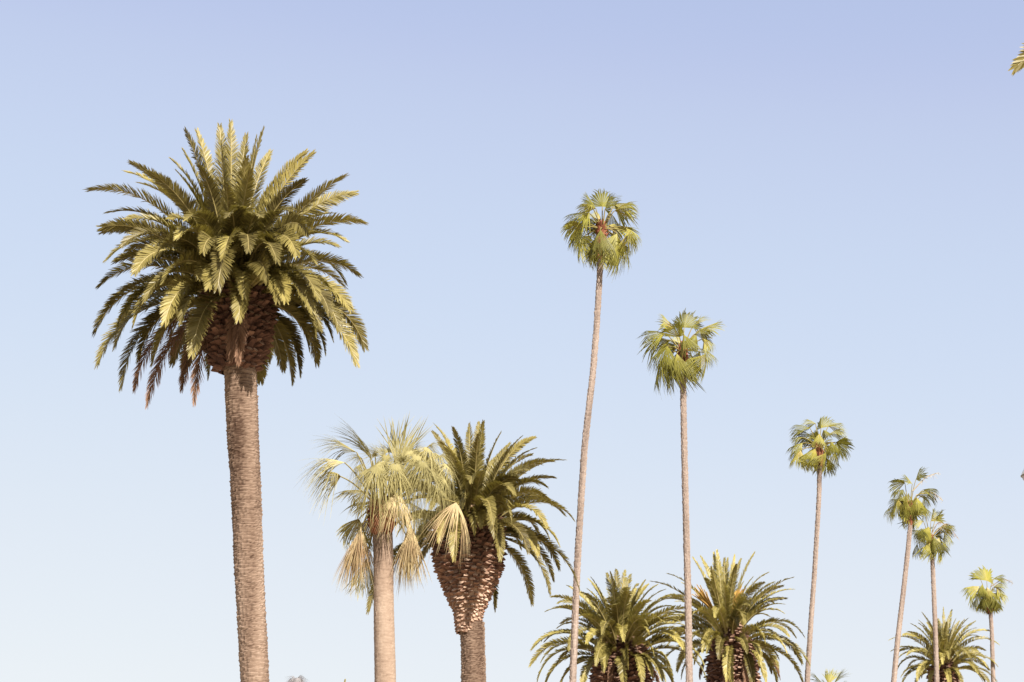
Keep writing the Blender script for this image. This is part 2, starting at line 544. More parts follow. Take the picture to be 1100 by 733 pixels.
# ---------------------------------------------------------------- setting: the ground
def build_ground():
    mt, nt, out = newmat('pale_fill_ground')
    tc = nt.nodes.new('ShaderNodeTexCoord')
    n1 = nt.nodes.new('ShaderNodeTexNoise'); n1.inputs['Scale'].default_value = .08; n1.inputs['Detail'].default_value = 8
    nt.links.new(tc.outputs['Object'], n1.inputs['Vector'])
    c = ramp(nt, [(.3, (.20, .17, .09)), (.5, (.36, .29, .19)), (.7, (.46, .38, .28))], n1.outputs['Fac'])  # unseen ground, colours raised to bounce warm fill into the shadows
    p = nt.nodes.new('ShaderNodeBsdfPrincipled'); p.inputs['Roughness'].default_value = .95
    nt.links.new(c, p.inputs['Base Color']); nt.links.new(p.outputs[0], out.inputs[0])
    mb = MB()
    s = 3000.
    g = np.linspace(-s, s, 13)
    V = [(x, y, 0) for y in g for x in g]
    F = [[j * 13 + i, j * 13 + i + 1, (j + 1) * 13 + i + 1, (j + 1) * 13 + i] for j in range(12) for i in range(12)]
    mb.add(V, F)
    o = mb.build('ground', [mt])
    o['kind'] = 'structure'
    o['label'] = 'pale dry ground the palms stand on, brightened for fill light'


build_ground()


# ---------------------------------------------------------------- date palms
DATE_GROUP = 'stout date palms with feathery fronds'
FAN_GROUP = 'fan palms on slender bare trunks'


def ppm(Y, py):
    """pixels per metre for something at depth Y seen at row py"""
    P = at(550, py, Y)
    return FPX / np.dot(P - EYE, FWD)


def date_palm(label, Y, heart, tips, trunk_px, bulb_prof, seed, flen=4.0, fill=30, pairs=70, lw=.05, lmax=.5,
              dead=(), bh=.15, bw=.2, bl=.2, columns=0, flat_below=None, fill_e=(62, -42), fill_len=(.78, .97), flowers=(), tilt=14, thick=1.0, leafm='frond'):
    """heart: pixel of the growing point; tips: (px, py, side[, bend]) with side -1 in front, +1 behind the trunk;
    trunk_px: (px, py, width) from the top down; bulb_prof: (py, width px) from the trunk's top up"""
    rng = np.random.default_rng(seed)
    k = ppm(Y, heart[1])
    C = at(heart[0], heart[1], Y)
    rows = []
    for px, py, w in trunk_px:
        P = at(px, py, Y)
        rows.append((P[0], Y, P[2], w / ppm(Y, py) / 2))
    rows = rows[::-1]
    lo, nx = np.array(rows[0]), np.array(rows[1])
    dzx = (nx[0] - lo[0]) / (nx[2] - lo[2])
    gx = lo[0] - dzx * .45 * lo[2]
    path = [(gx, Y, 0, lo[3] * 1.5), (gx + (lo[0] - gx) * .08, Y, .8, lo[3] * 1.18)] + rows
    root = thing('date_palm', label, 'date palm', (gx, Y, 0), DATE_GROUP)
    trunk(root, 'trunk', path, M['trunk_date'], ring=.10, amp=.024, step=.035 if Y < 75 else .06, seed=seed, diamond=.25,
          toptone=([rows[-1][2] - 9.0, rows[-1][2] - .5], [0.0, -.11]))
    # bulb of cut leaf bases
    base = at(*bulb_prof[0][:2], Y)
    prof = []
    for px, py, w in bulb_prof:
        P = at(px, py, Y)
        prof.append((P[2] - base[2], w / ppm(Y, py) / 2))
    hz = C[2] - base[2]
    prof.append((hz + .15, prof[-1][1] * .35))
    fb = None
    if flat_below:
        fb = [at(0, v, Y)[2] - base[2] for v in flat_below]
    bc = np.array([np.mean([at(p[0], p[1], Y)[0] for p in bulb_prof]), Y, base[2]])
    bulb(root, 'leaf_base_bulb', bc, prof, [M['boot'], M['boot_cut']], seed + 5, bw=bw, bh=bh, bl=bl, tilt=tilt, flat_below=fb, columns=columns, cut=-.08 if flat_below else (-.1 if Y < 60 else -.28))
    top = np.array([C[0], Y, C[2]])
    rb = max(p[1] for p in prof)
    zb = [p[0] for p in prof]; rbs = [p[1] for p in prof]

    def emit(tip, bend, is_dead=False, roll=None, Lmin=None):
        d = tip - top
        az = math.atan2(d[1], d[0])
        r = math.hypot(d[0], d[1])
        el = math.atan2(d[2], r)
        # older (lower) fronds leave the bulb lower down and further out
        a = np.clip((R(80) - el) / R(150), 0, 1)
        zz = hz + .1 - a * min(.75 * hz, 1.5)
        ro = np.interp(zz, zb, rbs) * (.35 + .55 * a)
        ro = min(ro, .55 * r + .05)
        P0 = np.array([bc[0] * a + C[0] * (1 - a) + ro * math.cos(az), Y + ro * math.sin(az), base[2] + zz])
        dd = tip - P0
        az = math.atan2(dd[1], dd[0])
        e0, L = solve_arc(math.hypot(dd[0], dd[1]), dd[2], bend)
        mb, rib = MB(), MB()
        rl = rng.normal(0, .30) if roll is None else roll
        frond(mb, rib, P0, az, e0, bend, L, rng, pairs=pairs, lw=lw * thick, lmax=lmax * float(np.interp(math.degrees(el), [15, 60], [1, .8])), roll=rl, twist=rng.normal(0, .5), dead=is_dead, side_bend=rng.normal(0, .035))
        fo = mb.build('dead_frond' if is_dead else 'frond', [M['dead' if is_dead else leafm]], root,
                      label='dry brown hanging frond' if is_dead else None)
        rib.build('rib', [M['dead' if is_dead else 'rachis']], fo)

    def place(t, is_dead=False):
        px, py, sd = t[:3]
        bend = t[3] if len(t) > 3 else None
        P = at(px, py, Y)
        d = P - top
        flat = math.hypot(d[0], d[2])
        want = flen * (.95 if d[2] > -1 else .92)
        dy = math.sqrt(max(want ** 2 - flat ** 2, 0))
        if d[2] < -.8:
            dy = min(dy, 2.6)
        if is_dead:
            dy = min(dy, 1.5)
        if sd == 0:
            dy = rng.uniform(-.8, .8)
        else:
            dy = sd * max(dy, .5)
        P = at(px, py, Y + dy)
        el = math.atan2(d[2], math.hypot(d[0], dy))
        if bend is None:
            bend = float(np.interp(math.degrees(el), [-60, -10, 30, 60, 85], [2.4, 2.0, 1.4, 1.0, .45])) * rng.uniform(.75, 1.25)
        emit(P, bend, is_dead, t[4] if len(t) > 4 else None)

    for t in tips:
        place(t)
    for t in dead:
        place(t, True)
    # the rest of the crown: a spiral of fronds from upright to hanging
    for i in range(fill):
        f = (i + .5) / fill
        az = i * 2.39996 + rng.normal(0, .15)
        el = R(fill_e[0] + (fill_e[1] - fill_e[0]) * f ** .9) + rng.normal(0, .08)
        Lc = flen * rng.uniform(*fill_len) * (1 - .12 * f) * (.84 + .16 * min(1, f * 3))
        tip = top + Lc * np.array([math.cos(az) * math.cos(el), math.sin(az) * math.cos(el), math.sin(el)])
        bend = float(np.interp(math.degrees(el), [-60, -10, 30, 60, 85], [2.3, 1.8, 1.2, .9, .3])) * rng.uniform(.8, 1.2)
        emit(tip, bend)
    for fx, fy, fdy in flowers:
        P = at(fx, fy, Y + fdy)
        mb = MB()
        d = P - top
        for j in range(26):
            end = P + rng.normal(0, .16, 3) * np.array([1, 1, 1.1])
            t = np.linspace(0, 1, 5)[:, None]
            m_ = top + d * .55 + rng.normal(0, .05, 3)
            Q = top * (1 - t) ** 2 + 2 * m_ * t * (1 - t) + end * t ** 2
            tube(mb, Q, [.02, .02, .022, .03, .02], 4, 0, rng.normal(0, .2))
        mb.build('flower_cluster', [M['flower']], root)
    return root


A_tips = [(198, 140, 1), (214, 143, 1), (233, 135, 1), (251, 133, 1), (261, 147, 1), (283, 140, 1), (283, 153, 0), (293, 163, 1), (197, 163, 0), (186, 172, 0),
          (327, 166, 0), (335, 167, 1), (142, 175, 0, 1.0), (139, 187, 0), (97, 203, 0, 1.5), (152, 197, -1), (371, 192, 0, .7), (379, 206, 0, 1.2), (390, 240, 0, 1.5),
          (365, 243, 1), (120, 230, 0), (108, 246, 0, 1.2), (136, 237, -1), (135, 261, -1), (117, 278, 0), (109, 307, 0), (369, 258, 0), (384, 293, 0, 1.6), (368, 302, 1),
          (101, 353, 0), (106, 390, 0, 2.0), (131, 413, -1), (189, 390, 1), (225, 403, 1), (314, 408, 1, 1.8), (340, 388, 0), (348, 377, 1), (382, 388, 0, 2.0), (392, 369, 0, 2.0),
          (277, 408, 1), (209, 379, -1, 2.4), (177, 345, -1), (167, 387, -1), (258, 342, -1, 2.6), (258, 317, -1, 2.8), (296, 322, -1), (308, 322, -1), (226, 308, -1), (237, 308, -1, 2.8),
          (357, 336, -1), (376, 332, -1), (143, 348, -1), (121, 368, 0), (160, 320, -1), (326, 330, -1), (340, 318, -1), (150, 290, -1), (335, 280, -1),
          (237, 197, -1), (265, 183, -1), (235, 155, -1, .5), (211, 180, -1), (253, 232, -1, 1.8), (277, 232, -1, 1.6), (268, 268, -1, 2.0), (316, 272, -1), (290, 278, -1), (215, 270, -1, 1.9),
          (190, 255, -1), (180, 300, -1), (205, 235, -1), (310, 225, -1), (330, 250, -1), (170, 270, -1), (247, 275, -1, 2.2), (285, 300, -1), (300, 396, 1, 2.2), (322, 400, 1, 2.2), (330, 372, 0, 2.0), (366, 356, -1), (356, 362, 0, 2.0), (150, 384, -1), (115, 332, 0, 1.8), (128, 348, -1), (180, 372, 1), (200, 396, 1), (288, 385, 1), (345, 352, -1), (192, 345, -1)]
date_palm('largest and nearest date palm, at the left, on a thick ringed trunk', 55.0, (247, 285), A_tips,
          [(258, 392, 34), (259, 420, 35), (261, 470, 34), (264, 520, 32.5), (267, 600, 31.5), (270, 660, 31), (274, 733, 31)],
          [(258, 396, 40), (257, 388, 50), (255, 372, 62), (254, 350, 68), (253, 325, 71), (252, 300, 68)], 11,
          flen=4.15, fill=28, pairs=185, lw=.033, lmax=.59, dead=[(159, 432, -1), (208, 432, -1), (255, 388, -1), (145, 416, -1), (248, 384, -1), (196, 415, -1)], bw=.21, bh=.15, bl=.14)

B_tips = [(466, 465, 0), (472, 457, 1), (487, 460, -1), (503, 456, 1), (519, 454, 1), (534, 467, 0), (573, 470, 0, 1.6), (574, 482, 0, 1.3), (605, 494, 0, 1.2), (594, 514, 0, 1.3),
          (572, 505, -1), (615, 557, 0, 1.9), (607, 551, 1, 1.8), (599, 583, 0, 2.0), (590, 637, 0, 2.2), (572, 647, 1, 2.0), (594, 622, 1, 2.1), (622, 632, 0, 2.0), (578, 595, -1, 2.0),
          (600, 610, 0, 2.1), (565, 592, -1, 2.3), (486, 600, -1, 3.0), (531, 575, -1, 2.6), (516, 565, -1), (433, 560, 0, 1.8), (395, 655, 1, 2.0), (402, 630, 1, 1.8), (452, 580, -1, 2.4), (466, 545, -1),
          (530, 655, 1, 2.4), (548, 530, -1, 1.9), (560, 520, -1, 1.8), (550, 560, -1, 2.2), (480, 500, -1), (520, 505, -1, 1.0), (445, 500, 0), (430, 525, 1), (476, 580, -1, 2.8), (512, 572, -1, 2.7), (528, 560, -1, 2.4), (540, 600, -1, 2.6), (495, 560, -1, 2.6),  (590, 540, -1), (586, 565, -1, 2.0),
          (545, 490, 1), (460, 520, -1), (500, 540, -1, 2.2), (440, 620, 1)]
date_palm('middle sized date palm close behind the shaggy fan palm, on a top shaped trunk head', 69.0, (507, 540), B_tips,
          [(507, 668, 27), (508, 690, 26), (509, 733, 27)],
          [(507, 678, 26), (506, 657, 32), (504, 635, 50), (502, 612, 66), (502, 592, 69), (501, 565, 64), (503, 545, 55)], 23,
          flen=3.7, fill=44, pairs=150, lw=.034, lmax=.45, bw=.2, bh=.13, bl=.17, columns=26, flat_below=(660, 585), dead=[(470, 575, -1)])

C_tips = [(572, 697, 0, 1.9), (570, 714, 0, 2.0), (582, 710, 0, 1.9), (577, 735, 0), (588, 656, 0), (594, 641, 0), (599, 653, 0), (606, 648, 1), (600, 674, 0), (601, 669, 1), (611, 630, 0),
          (635, 621, 0), (631, 633, 0), (650, 616, 1), (661, 612, 1), (672, 613, 1), (681, 617, 1), (687, 628, 1), (695, 629, 0), (676, 631, -1), (713, 634, 0), (719, 639, 0), (722, 651, 0),
          (763, 697, 0, 2.0), (745, 705, 0, 2.1), (755, 712, 0, 2.1), (757, 728, 0, 2.2), (740, 680, 0, 1.5), (722, 661, 0), (730, 668, -1), (716, 735, -1), (725, 748, 0), (586, 735, 0), (600, 742, 0, 2.0),
          (670, 687, -1, 2.0), (649, 720, -1, 2.5), (675, 717, -1, 2.6), (690, 735, -1, 2.4), (668, 740, -1, 2.6), (700, 702, -1), (713, 730, -1), (641, 713, -1, 2.4), (647, 680, -1, 1.9),
          (622, 740, -1), (608, 697, -1), (651, 644, -1), (675, 636, -1), (733, 695, -1), (620, 665, -1), (705, 665, -1), (690, 670, -1), (630, 690, -1)]
date_palm('date palm low in the middle, its left side crossed by the tallest bare trunk', 88.0, (664, 680), C_tips,
          [(668, 790, 28), (670, 850, 27)],
          [(668, 792, 30), (668, 775, 46), (668, 750, 58), (668, 725, 58), (667, 700, 52)], 37,
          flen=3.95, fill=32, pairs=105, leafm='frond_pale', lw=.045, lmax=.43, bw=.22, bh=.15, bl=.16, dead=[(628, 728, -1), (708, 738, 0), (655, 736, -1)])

D_tips = [(701, 625, 0, 1.0), (718, 617, 0), (745, 600, 0), (757, 602, 1), (764, 594, 1), (771, 592, 1), (780, 600, 1), (789, 597, 1), (797, 601, 1), (811, 594, 0), (824, 616, 0, 1.3), (851, 621, 0, 1.0),
          (840, 630, 0), (850, 634, 0, 1.2), (839, 643, 0), (829, 647, 1), (841, 658, 0), (863, 683, 0), (855, 683, 1), (869, 713, 0, 1.9), (860, 712, 1), (862, 733, 0, 2.1), (836, 720, 1), (821, 731, -1),
          (809, 738, -1, 2.4), (781, 730, -1, 2.6), (761, 700, -1), (771, 706, -1, 2.5), (785, 738, -1), (712, 642, 0), (706, 667, 0), (778, 625, -1), (762, 610, -1, .5), (765, 662, -1, 1.9), (745, 660, -1),
          (715, 690, 0), (710, 715, 0), (730, 720, 1), (800, 700, -1), (820, 690, -1), (845, 700, -1), (738, 705, -1), (805, 650, -1), (735, 640, 0), (750, 690, -1), (798, 668, -1), (835, 740, -1), (785, 600, 1), (752, 598, 1)]
date_palm('date palm with an orange flower cluster, low between two bare fan palm trunks', 97.0, (778, 672), D_tips,
          [(790, 785, 26), (792, 850, 25)],
          [(790, 787, 28), (789, 770, 44), (788, 745, 52), (788, 720, 50), (785, 695, 44)], 41,
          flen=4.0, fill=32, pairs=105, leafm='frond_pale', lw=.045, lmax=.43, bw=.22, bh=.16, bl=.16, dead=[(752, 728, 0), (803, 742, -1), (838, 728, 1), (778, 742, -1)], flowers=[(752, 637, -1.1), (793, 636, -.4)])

E_tips = [(957, 687, 0), (958, 699, 0), (970, 682, 0), (980, 670, 0), (987, 670, 1), (993, 658, 0), (1012, 653, 1), (1021, 656, 1), (1028, 665, 0), (1047, 668, 0), (1063, 678, 0), (1055, 685, 1), (1073, 691, 0),
          (1058, 698, 0), (1071, 715, 0), (1063, 719, 1), (1074, 738, 0), (1063, 735, -1), (964, 710, 0), (964, 720, 0), (969, 726, 0), (969, 735, 0), (985, 730, -1), (1000, 740, -1), (1020, 737, -1), (1035, 737, -1),
          (1014, 712, -1, 2.0), (1022, 707, -1, 1.9), (1002, 680, -1), (1018, 682, -1), (1040, 705, -1), (990, 705, -1), (1050, 722, -1), (1007, 665, 1), (1002, 660, 1), (1016, 668, 1)]
date_palm('small date palm low at the far right, behind two thin leaning trunks', 150.0, (1015, 706), E_tips,
          [(1015, 772, 16), (1015, 830, 16)],
          [(1015, 774, 18), (1015, 760, 26), (1015, 740, 30), (1015, 722, 27)], 53,
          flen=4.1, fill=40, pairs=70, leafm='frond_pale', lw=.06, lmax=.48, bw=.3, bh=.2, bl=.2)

# crowns that only just reach into the frame
G_tips = [(1094, 70, 0, 1.7, 1.0), (1085, -40, 0, 1.3), (1135, 190, 0, 1.8), (1140, -110, 0), (1130, 250, 0, 2.0), (1220, -190, 1), (1300, -220, 1), (1380, -210, 1), (1460, -170, 0), (1540, -90, 0),
          (1590, 20, 0), (1600, 110, 0), (1580, 220, 0), (1180, 330, 0), (1530, 330, 0), (1250, 260, -1), (1380, 290, -1), (1450, 260, -1), (1310, 330, -1)]
date_palm('near date palm standing beyond the right edge, one frond tip at upper right', 32.0, (1338, 50), G_tips,
          [(1338, 220, 60), (1342, 420, 60), (1350, 733, 60)],
          [(1338, 222, 64), (1338, 195, 104), (1338, 150, 124), (1338, 110, 122), (1338, 70, 105)], 67,
          flen=4.0, fill=30, pairs=85, lw=.055, lmax=.60)
H_tips = [(371, 731, 0, .5), (360, 740, 1), (350, 748, 0), (380, 742, 1), (388, 755, 0), (340, 765, 0), (395, 770, 0), (335, 785, 0), (398, 790, 0), (366, 745, -1)]
date_palm('low date palm below the bottom edge between the two left trunks, one frond tip showing', 140.0, (367, 782), H_tips,
          [(367, 840, 17), (367, 880, 17)],
          [(367, 842, 19), (367, 825, 27), (367, 808, 30), (367, 792, 26)], 71, flen=3.4, fill=24, pairs=50, lw=.075, lmax=.5, bw=.3, bh=.2, fill_e=(50, -35), fill_len=(.7, .85))


# ---------------------------------------------------------------- fan palms
def fan_palm(label, Y, heart, leaves, trunk_px, seed, size=1.15, dead=(), bark='trunk_fan', leafm='fan', fill=8, ring=.18, amp=.018,
             segs=36, boots=(), group=FAN_GROUP, stalks=(), half=56, droop=.40, joined=.7, blade=1.06, fillsize=None, sides=28, step=.05, deadcol='fan_dead', lw=1.0, toptone=None, contrast=1.2, core=7):
    """leaves: (hx, hy, tx, ty, dy[, opts]) - where blade and stalk meet, and where the blade ends, in photo pixels; dy in metres"""
    rng = np.random.default_rng(seed)
    C = at(heart[0], heart[1], Y)
    rows = []
    for px, py, w in trunk_px:
        P = at(px, py, Y)
        rows.append((P[0], Y, P[2], w / ppm(Y, py) / 2))
    rows = rows[::-1]
    lo, nx = np.array(rows[0]), np.array(rows[1])
    dzx = (nx[0] - lo[0]) / (nx[2] - lo[2])
    gx = lo[0] - dzx * .6 * lo[2]
    path = [(gx, Y, 0, lo[3] * 1.7), (gx + (lo[0] - gx) * .1, Y, 1.0, lo[3] * 1.25)] + rows
    root = thing('fan_palm', label, 'fan palm', (gx, Y, 0), group)
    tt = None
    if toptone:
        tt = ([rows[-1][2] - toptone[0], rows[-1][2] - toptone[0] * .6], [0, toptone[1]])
    trunk(root, 'trunk', path, M[bark], ring=ring, amp=amp, step=step, sides=sides, seed=seed, toptone=tt, contrast=contrast)
    # heart of the crown: short split leaf bases
    tr = rows[-1][3]
    tz = rows[-1][2]
    top = np.array([C[0], Y, C[2]])
    hgt = max(C[2] - tz, .25)
    bulb(root, 'leaf_base_collar', np.array([(rows[-1][0] + C[0]) / 2, Y, tz - .05]), [(0, tr * .98), (hgt * .5, tr * 1.25), (hgt, tr * 1.15), (hgt + .2, tr * .4)],
         [M['boot_red'], M['boot_red']], seed + 3, bw=.13, bh=.13, bl=.16, tilt=62)

    def leaf(hx, hy, tx, ty, dy, kind, o):
        H = at(hx, hy, Y + dy)
        ty_dy = o.get('tdy', dy * 1.5 + (rng.normal(0, .15)))
        T = at(tx, ty, Y + ty_dy)
        base = top + .6 * tr * nrm(np.array([H[0] - top[0], H[1] - top[1], 0.]) + 1e-4)
        mb, stem = MB(), MB()
        N = o.get('N')
        o = dict(o)
        if leafm == 'fan' and 'frill' not in o:
            if ty < hy - 8:
                o.setdefault('curl', .10); o['droop'] = .16; o.setdefault('fold', .6)
            elif dy <= -.5:
                o['half'] = 46; o.setdefault('blade', blade * .9)
        T = H + (T - H) * o.get('blade', blade) * rng.uniform(.88, 1.14)
        fan_leaf(mb, stem, base, H, T, rng, half=o.get('half', half), segs=o.get('segs', segs), droop=o.get('droop', droop), joined=o.get('joined', joined),
                 fold=o.get('fold', 1.0), curl=o.get('curl', .34), roll=o.get('roll', rng.normal(0, .45)), stalk_r=o.get('stalk', .022), lw=o.get('lw', lw), N=np.array(N, float) if N else None, frill=o.get('frill', .03))
        nm = 'dead_fan_leaf' if kind == 'dead' else 'fan_leaf'
        lo_ = mb.build(nm, [M[deadcol if kind == 'dead' else leafm]], root, label='dry straw coloured hanging leaf' if kind == 'dead' else None)
        stem.build('leaf_stalk', [M['stalk']], lo_)

    for l in leaves:
        leaf(*l[:5], 'live', l[5] if len(l) > 5 else {})
    for l in dead:
        leaf(*l[:5], 'dead', l[5] if len(l) > 5 else {})
    fs = fillsize or size
    for i in range(fill):
        f = (i + .5) / fill
        az = math.pi * .5 + (i * 2.39996 % math.pi - math.pi / 2) * 1.1 if i % 3 else i * 2.39996
        el = R(62 - 85 * f) + rng.normal(0, .12)
        if math.sin(az) < -.2 and f > .35:
            az = -az
        D = np.array([math.cos(az) * math.cos(el), math.sin(az) * math.cos(el), math.sin(el)])
        H = top + D * fs * rng.uniform(.62, .85)
        e2 = el - R(15 + 24 * f)
        A = np.array([math.cos(az) * math.cos(e2), math.sin(az) * math.cos(e2), math.sin(e2)])
        mb, stem = MB(), MB()
        fan_leaf(mb, stem, top + .5 * tr * np.array([math.cos(az), math.sin(az), 0]), H, H + A * fs * rng.uniform(.7, .85), rng, half=half, segs=segs, droop=droop, stalk_r=.022, joined=.68, fold=.9, curl=.3, lw=lw, roll=rng.normal(0, .5), frill=.03)
        lo_ = mb.build('fan_leaf', [M[leafm]], root)
        stem.build('leaf_stalk', [M['stalk']], lo_)
    for i in range(core):
        # young leaves packed round the growing point
        az = .35 + i * 2.39996 % 2.5
        el = R(rng.uniform(35, 80))
        D = np.array([math.cos(az) * math.cos(el), math.sin(az) * math.cos(el), math.sin(el)])
        H = top + D * rng.uniform(.28, .5)
        mb, stem = MB(), MB()
        fan_leaf(mb, stem, top, H, H + (D + np.array([0, 0, -.25])) * rng.uniform(.6, .85), rng, half=58, segs=segs, droop=.4, stalk_r=.022, joined=.66, fold=.6, curl=.25, lw=lw, roll=rng.normal(0, .5), frill=.04)
        lo_ = mb.build('fan_leaf', [M[leafm]], root)
        stem.build('leaf_stalk', [M['stalk']], lo_)
    for pts in stalks:
        mb = MB()
        P = np.array([at(px, py, Y + dy) for px, py, dy in pts])
        t = np.linspace(0, len(P) - 1, 14)
        Q = np.stack([np.interp(t, np.arange(len(P)), P[:, k]) for k in range(3)], 1)
        for _ in range(3):
            Q[1:-1] = (Q[:-2] + 2 * Q[1:-1] + Q[2:]) / 4
        tube(mb, Q, np.linspace(.035, .012, 14), 5, 0, 0)
        for j in range(5, 14):
            for _ in range(3):
                e = Q[j] + rng.normal(0, .12, 3) + np.array([0, 0, -.12])
                tube(mb, [Q[j], (Q[j] + e) / 2 + np.array([0, 0, .03]), e], [.008, .008, .004], 3, 0, rng.normal(0, .2))
        mb.build('flower_stalk', [M['fan_dead']], root)
    return root


# shaggy, stout fan palm in front of the middle date palm
SH = dict(half=150, droop=.75, frill=.19, joined=.18, segs=78, roll=0, lw=1.5, fold=.3)
F_leaves = [
    (427, 502, 437, 444, .1, dict(half=30, droop=.05, fold=.1, joined=.5, curl=.0, tdy=.3, segs=30, N=(-.25, -1, .1), roll=0)),
    (423, 500, 446, 455, .25, dict(half=24, droop=.15, fold=.1, joined=.4, curl=.0, tdy=.3, segs=22, N=(.25, -1, .1), roll=0)),
    (398, 493, 378, 449, .2, dict(half=24, droop=.15, fold=.2, segs=22, joined=.4)),
    (400, 495, 388, 460, -.1, dict(half=24, droop=.2, fold=.2, segs=22, joined=.4)),
    (383, 486, 344, 460, -.1, dict(half=48, droop=.35, fold=.4, frill=.05, joined=.4, curl=.1)),
    (370, 497, 328, 482, -.3, dict(half=60, droop=.5, fold=.5, frill=.06, joined=.4)),
    (366, 512, 325, 498, -.2, dict(half=75, droop=.8, fold=.5, frill=.08, joined=.38)),
    (408, 497, 388, 519, -1.2, SH), (405, 502, 407, 527, -1.4, SH), (425, 500, 430, 526, -1.3, SH), (393, 505, 375, 524, -.9, SH), (415, 490, 418, 512, -1.0, SH), (385, 500, 366, 512, -.4, SH),
    (448, 490, 449, 514, -1.0, SH), (460, 482, 476, 500, -.7, SH), (470, 488, 489, 500, -.2, SH), (455, 497, 461, 524, -1.2, SH), (480, 500, 496, 517, -.3, SH), (440, 485, 432, 500, -.6, SH), (462, 505, 478, 525, -.9, SH),
    (470, 525, 499, 538, -.9, SH), (478, 515, 489, 538, -.6, SH), (447, 515, 452, 545, -.6, SH), (437, 522, 440, 548, -.5, SH), (395, 520, 388, 538, .2, SH),
    (403, 490, 400, 468, -.3, dict(SH, droop=.35, half=110)), (418, 486, 413, 464, .4, dict(SH, droop=.35, half=100)), (388, 492, 374, 478, .2, dict(SH, droop=.4, half=100)),
    (445, 484, 452, 466, .2, dict(SH, droop=.45, half=110)), (462, 478, 474, 466, .1, dict(SH, droop=.5, half=110)), (432, 496, 428, 478, -.8, dict(SH, droop=.4, half=120)),
    (412, 492, 415, 462, .9, dict(half=50, droop=.4, joined=.35)),
    (450, 490, 468, 466, .5, dict(half=60, droop=.7, frill=.08, joined=.3)),
    (440, 490, 455, 470, .9, dict(half=60, droop=.7, frill=.08, joined=.3)),
    (472, 490, 486, 478, .6, dict(half=70, droop=1.0, frill=.1, joined=.3)),
    (394, 600, 387, 640, .5, dict(half=30, droop=.2, fold=.6)),
    (397, 590, 392, 622, .5, dict(half=30, droop=.2, fold=.6)),
]
DH = dict(half=15, droop=.2, fold=.3, frill=.07, joined=.25, segs=44, roll=0, N=(0, -1, .2), lw=4.5, blade=1.1)
F_dead = [
    (388, 566, 378, 606, -.5, DH), (386, 570, 384, 612, -.3, DH), (390, 572, 392, 606, -.2, DH), (384, 574, 375, 614, -.4, DH),
    (441, 562, 441, 606, -.5, DH), (438, 568, 436, 616, -.3, DH), (444, 570, 446, 608, -.2, DH), (436, 575, 431, 620, .0, DH),
    (427, 530, 429, 549, -1.2, dict(half=70, droop=.5, frill=.10, joined=.25, segs=56, roll=0, lw=1.8)),
    (490, 540, 498, 562, -1.2, dict(half=70, droop=.6, frill=.10, joined=.25, segs=50, roll=0, lw=1.8)),
    (400, 556, 396, 576, .5, dict(half=60, droop=.7, fold=.6, frill=.1)),
]
fan_palm('stout shaggy fan palm with dry straw coloured leaves hanging beside its trunk', 62.0, (410, 545), F_leaves,
         [(411, 572, 21.5), (412, 600, 21.5), (412, 640, 21.5), (413, 690, 22.5), (414, 733, 23)], 101, dead=F_dead, bark='trunk_filifera', leafm='fan_pale', core=0, fill=6, fillsize=1.3, blade=1.0,
         ring=.14, amp=.006, segs=44, sides=40, toptone=(2.2, -.15), contrast=.45, group=None)

G_leaves = [
    (647, 222, 648, 200, .5, dict(half=76, tdy=.7)), (640, 224, 630, 206, .2, dict(half=76)),
    (633, 229, 603, 225, -.2, dict(half=76)), (636, 222, 620, 218, -.4, dict(half=76)),
    (660, 220, 682, 214, .2, dict(half=76)), (655, 228, 668, 242, .7, {}), (623, 240, 604, 246, -.2, dict(half=76)),
    (622, 245, 609, 270, -.5, dict(half=76)), (626, 255, 613, 281, .3, dict(half=76)), (645, 247, 632, 270, -.9, dict(half=76)),
    (663, 251, 662, 279, -.7, dict(half=76)), (675, 250, 691, 268, -.1, dict(half=76)), (668, 260, 683, 282, .3, {}),
    (657, 262, 655, 287, .5, {}), (640, 262, 636, 284, .6, {}), (632, 252, 622, 276, .6, {}), (650, 225, 655, 206, -.3, dict(half=76)), (675, 245, 688, 258, .5, {})]
fan_palm('tallest fan palm, on a long pale curving trunk, its crown highest of all', 76.0, (647, 247), G_leaves,
         [(645, 278, 6.4), (644, 300, 6.4), (641, 350, 6.7), (637, 400, 6.8), (632.5, 440, 6.9), (628, 480, 7), (624, 540, 7), (620.5, 600, 7.2), (618.3, 650, 7.3), (615.3, 733, 7.6)], 111, fill=8, toptone=(.9, -.3))

H_leaves = [
    (735, 352, 738, 331, .4, dict(half=76)), (724, 353, 712, 337, .1, dict(half=76)), (714, 358, 690, 350, -.1, dict(half=76)), (717, 372, 690, 384, -.4, dict(half=76)),
    (713, 382, 699, 405, -.2, dict(half=76)), (722, 386, 712, 411, .3, {}), (727, 380, 720, 404, -.9, dict(half=76)), (752, 354, 771, 345, .2, dict(half=76)),
    (756, 364, 772, 368, -.1, dict(half=76)), (748, 360, 745, 376, -.8, {}), (743, 383, 748, 404, -.7, {}), (758, 380, 763, 406, -.1, {}), (730, 362, 727, 345, -.5, dict(half=76)),
    (735, 360, 732, 375, -.9, {}), (745, 350, 752, 340, .6, {}), (720, 366, 700, 362, .5, {}), (752, 378, 755, 400, .6, {})]
fan_palm('second tallest fan palm, with a reddish collar and a straight pale trunk', 84.0, (733, 378), H_leaves,
         [(733, 388, 6.5), (734, 420, 6.6), (735, 480, 6.8), (737, 560, 7), (739, 640, 7.4), (740.5, 733, 7.6)], 121, fill=8, toptone=(.7, -.3))

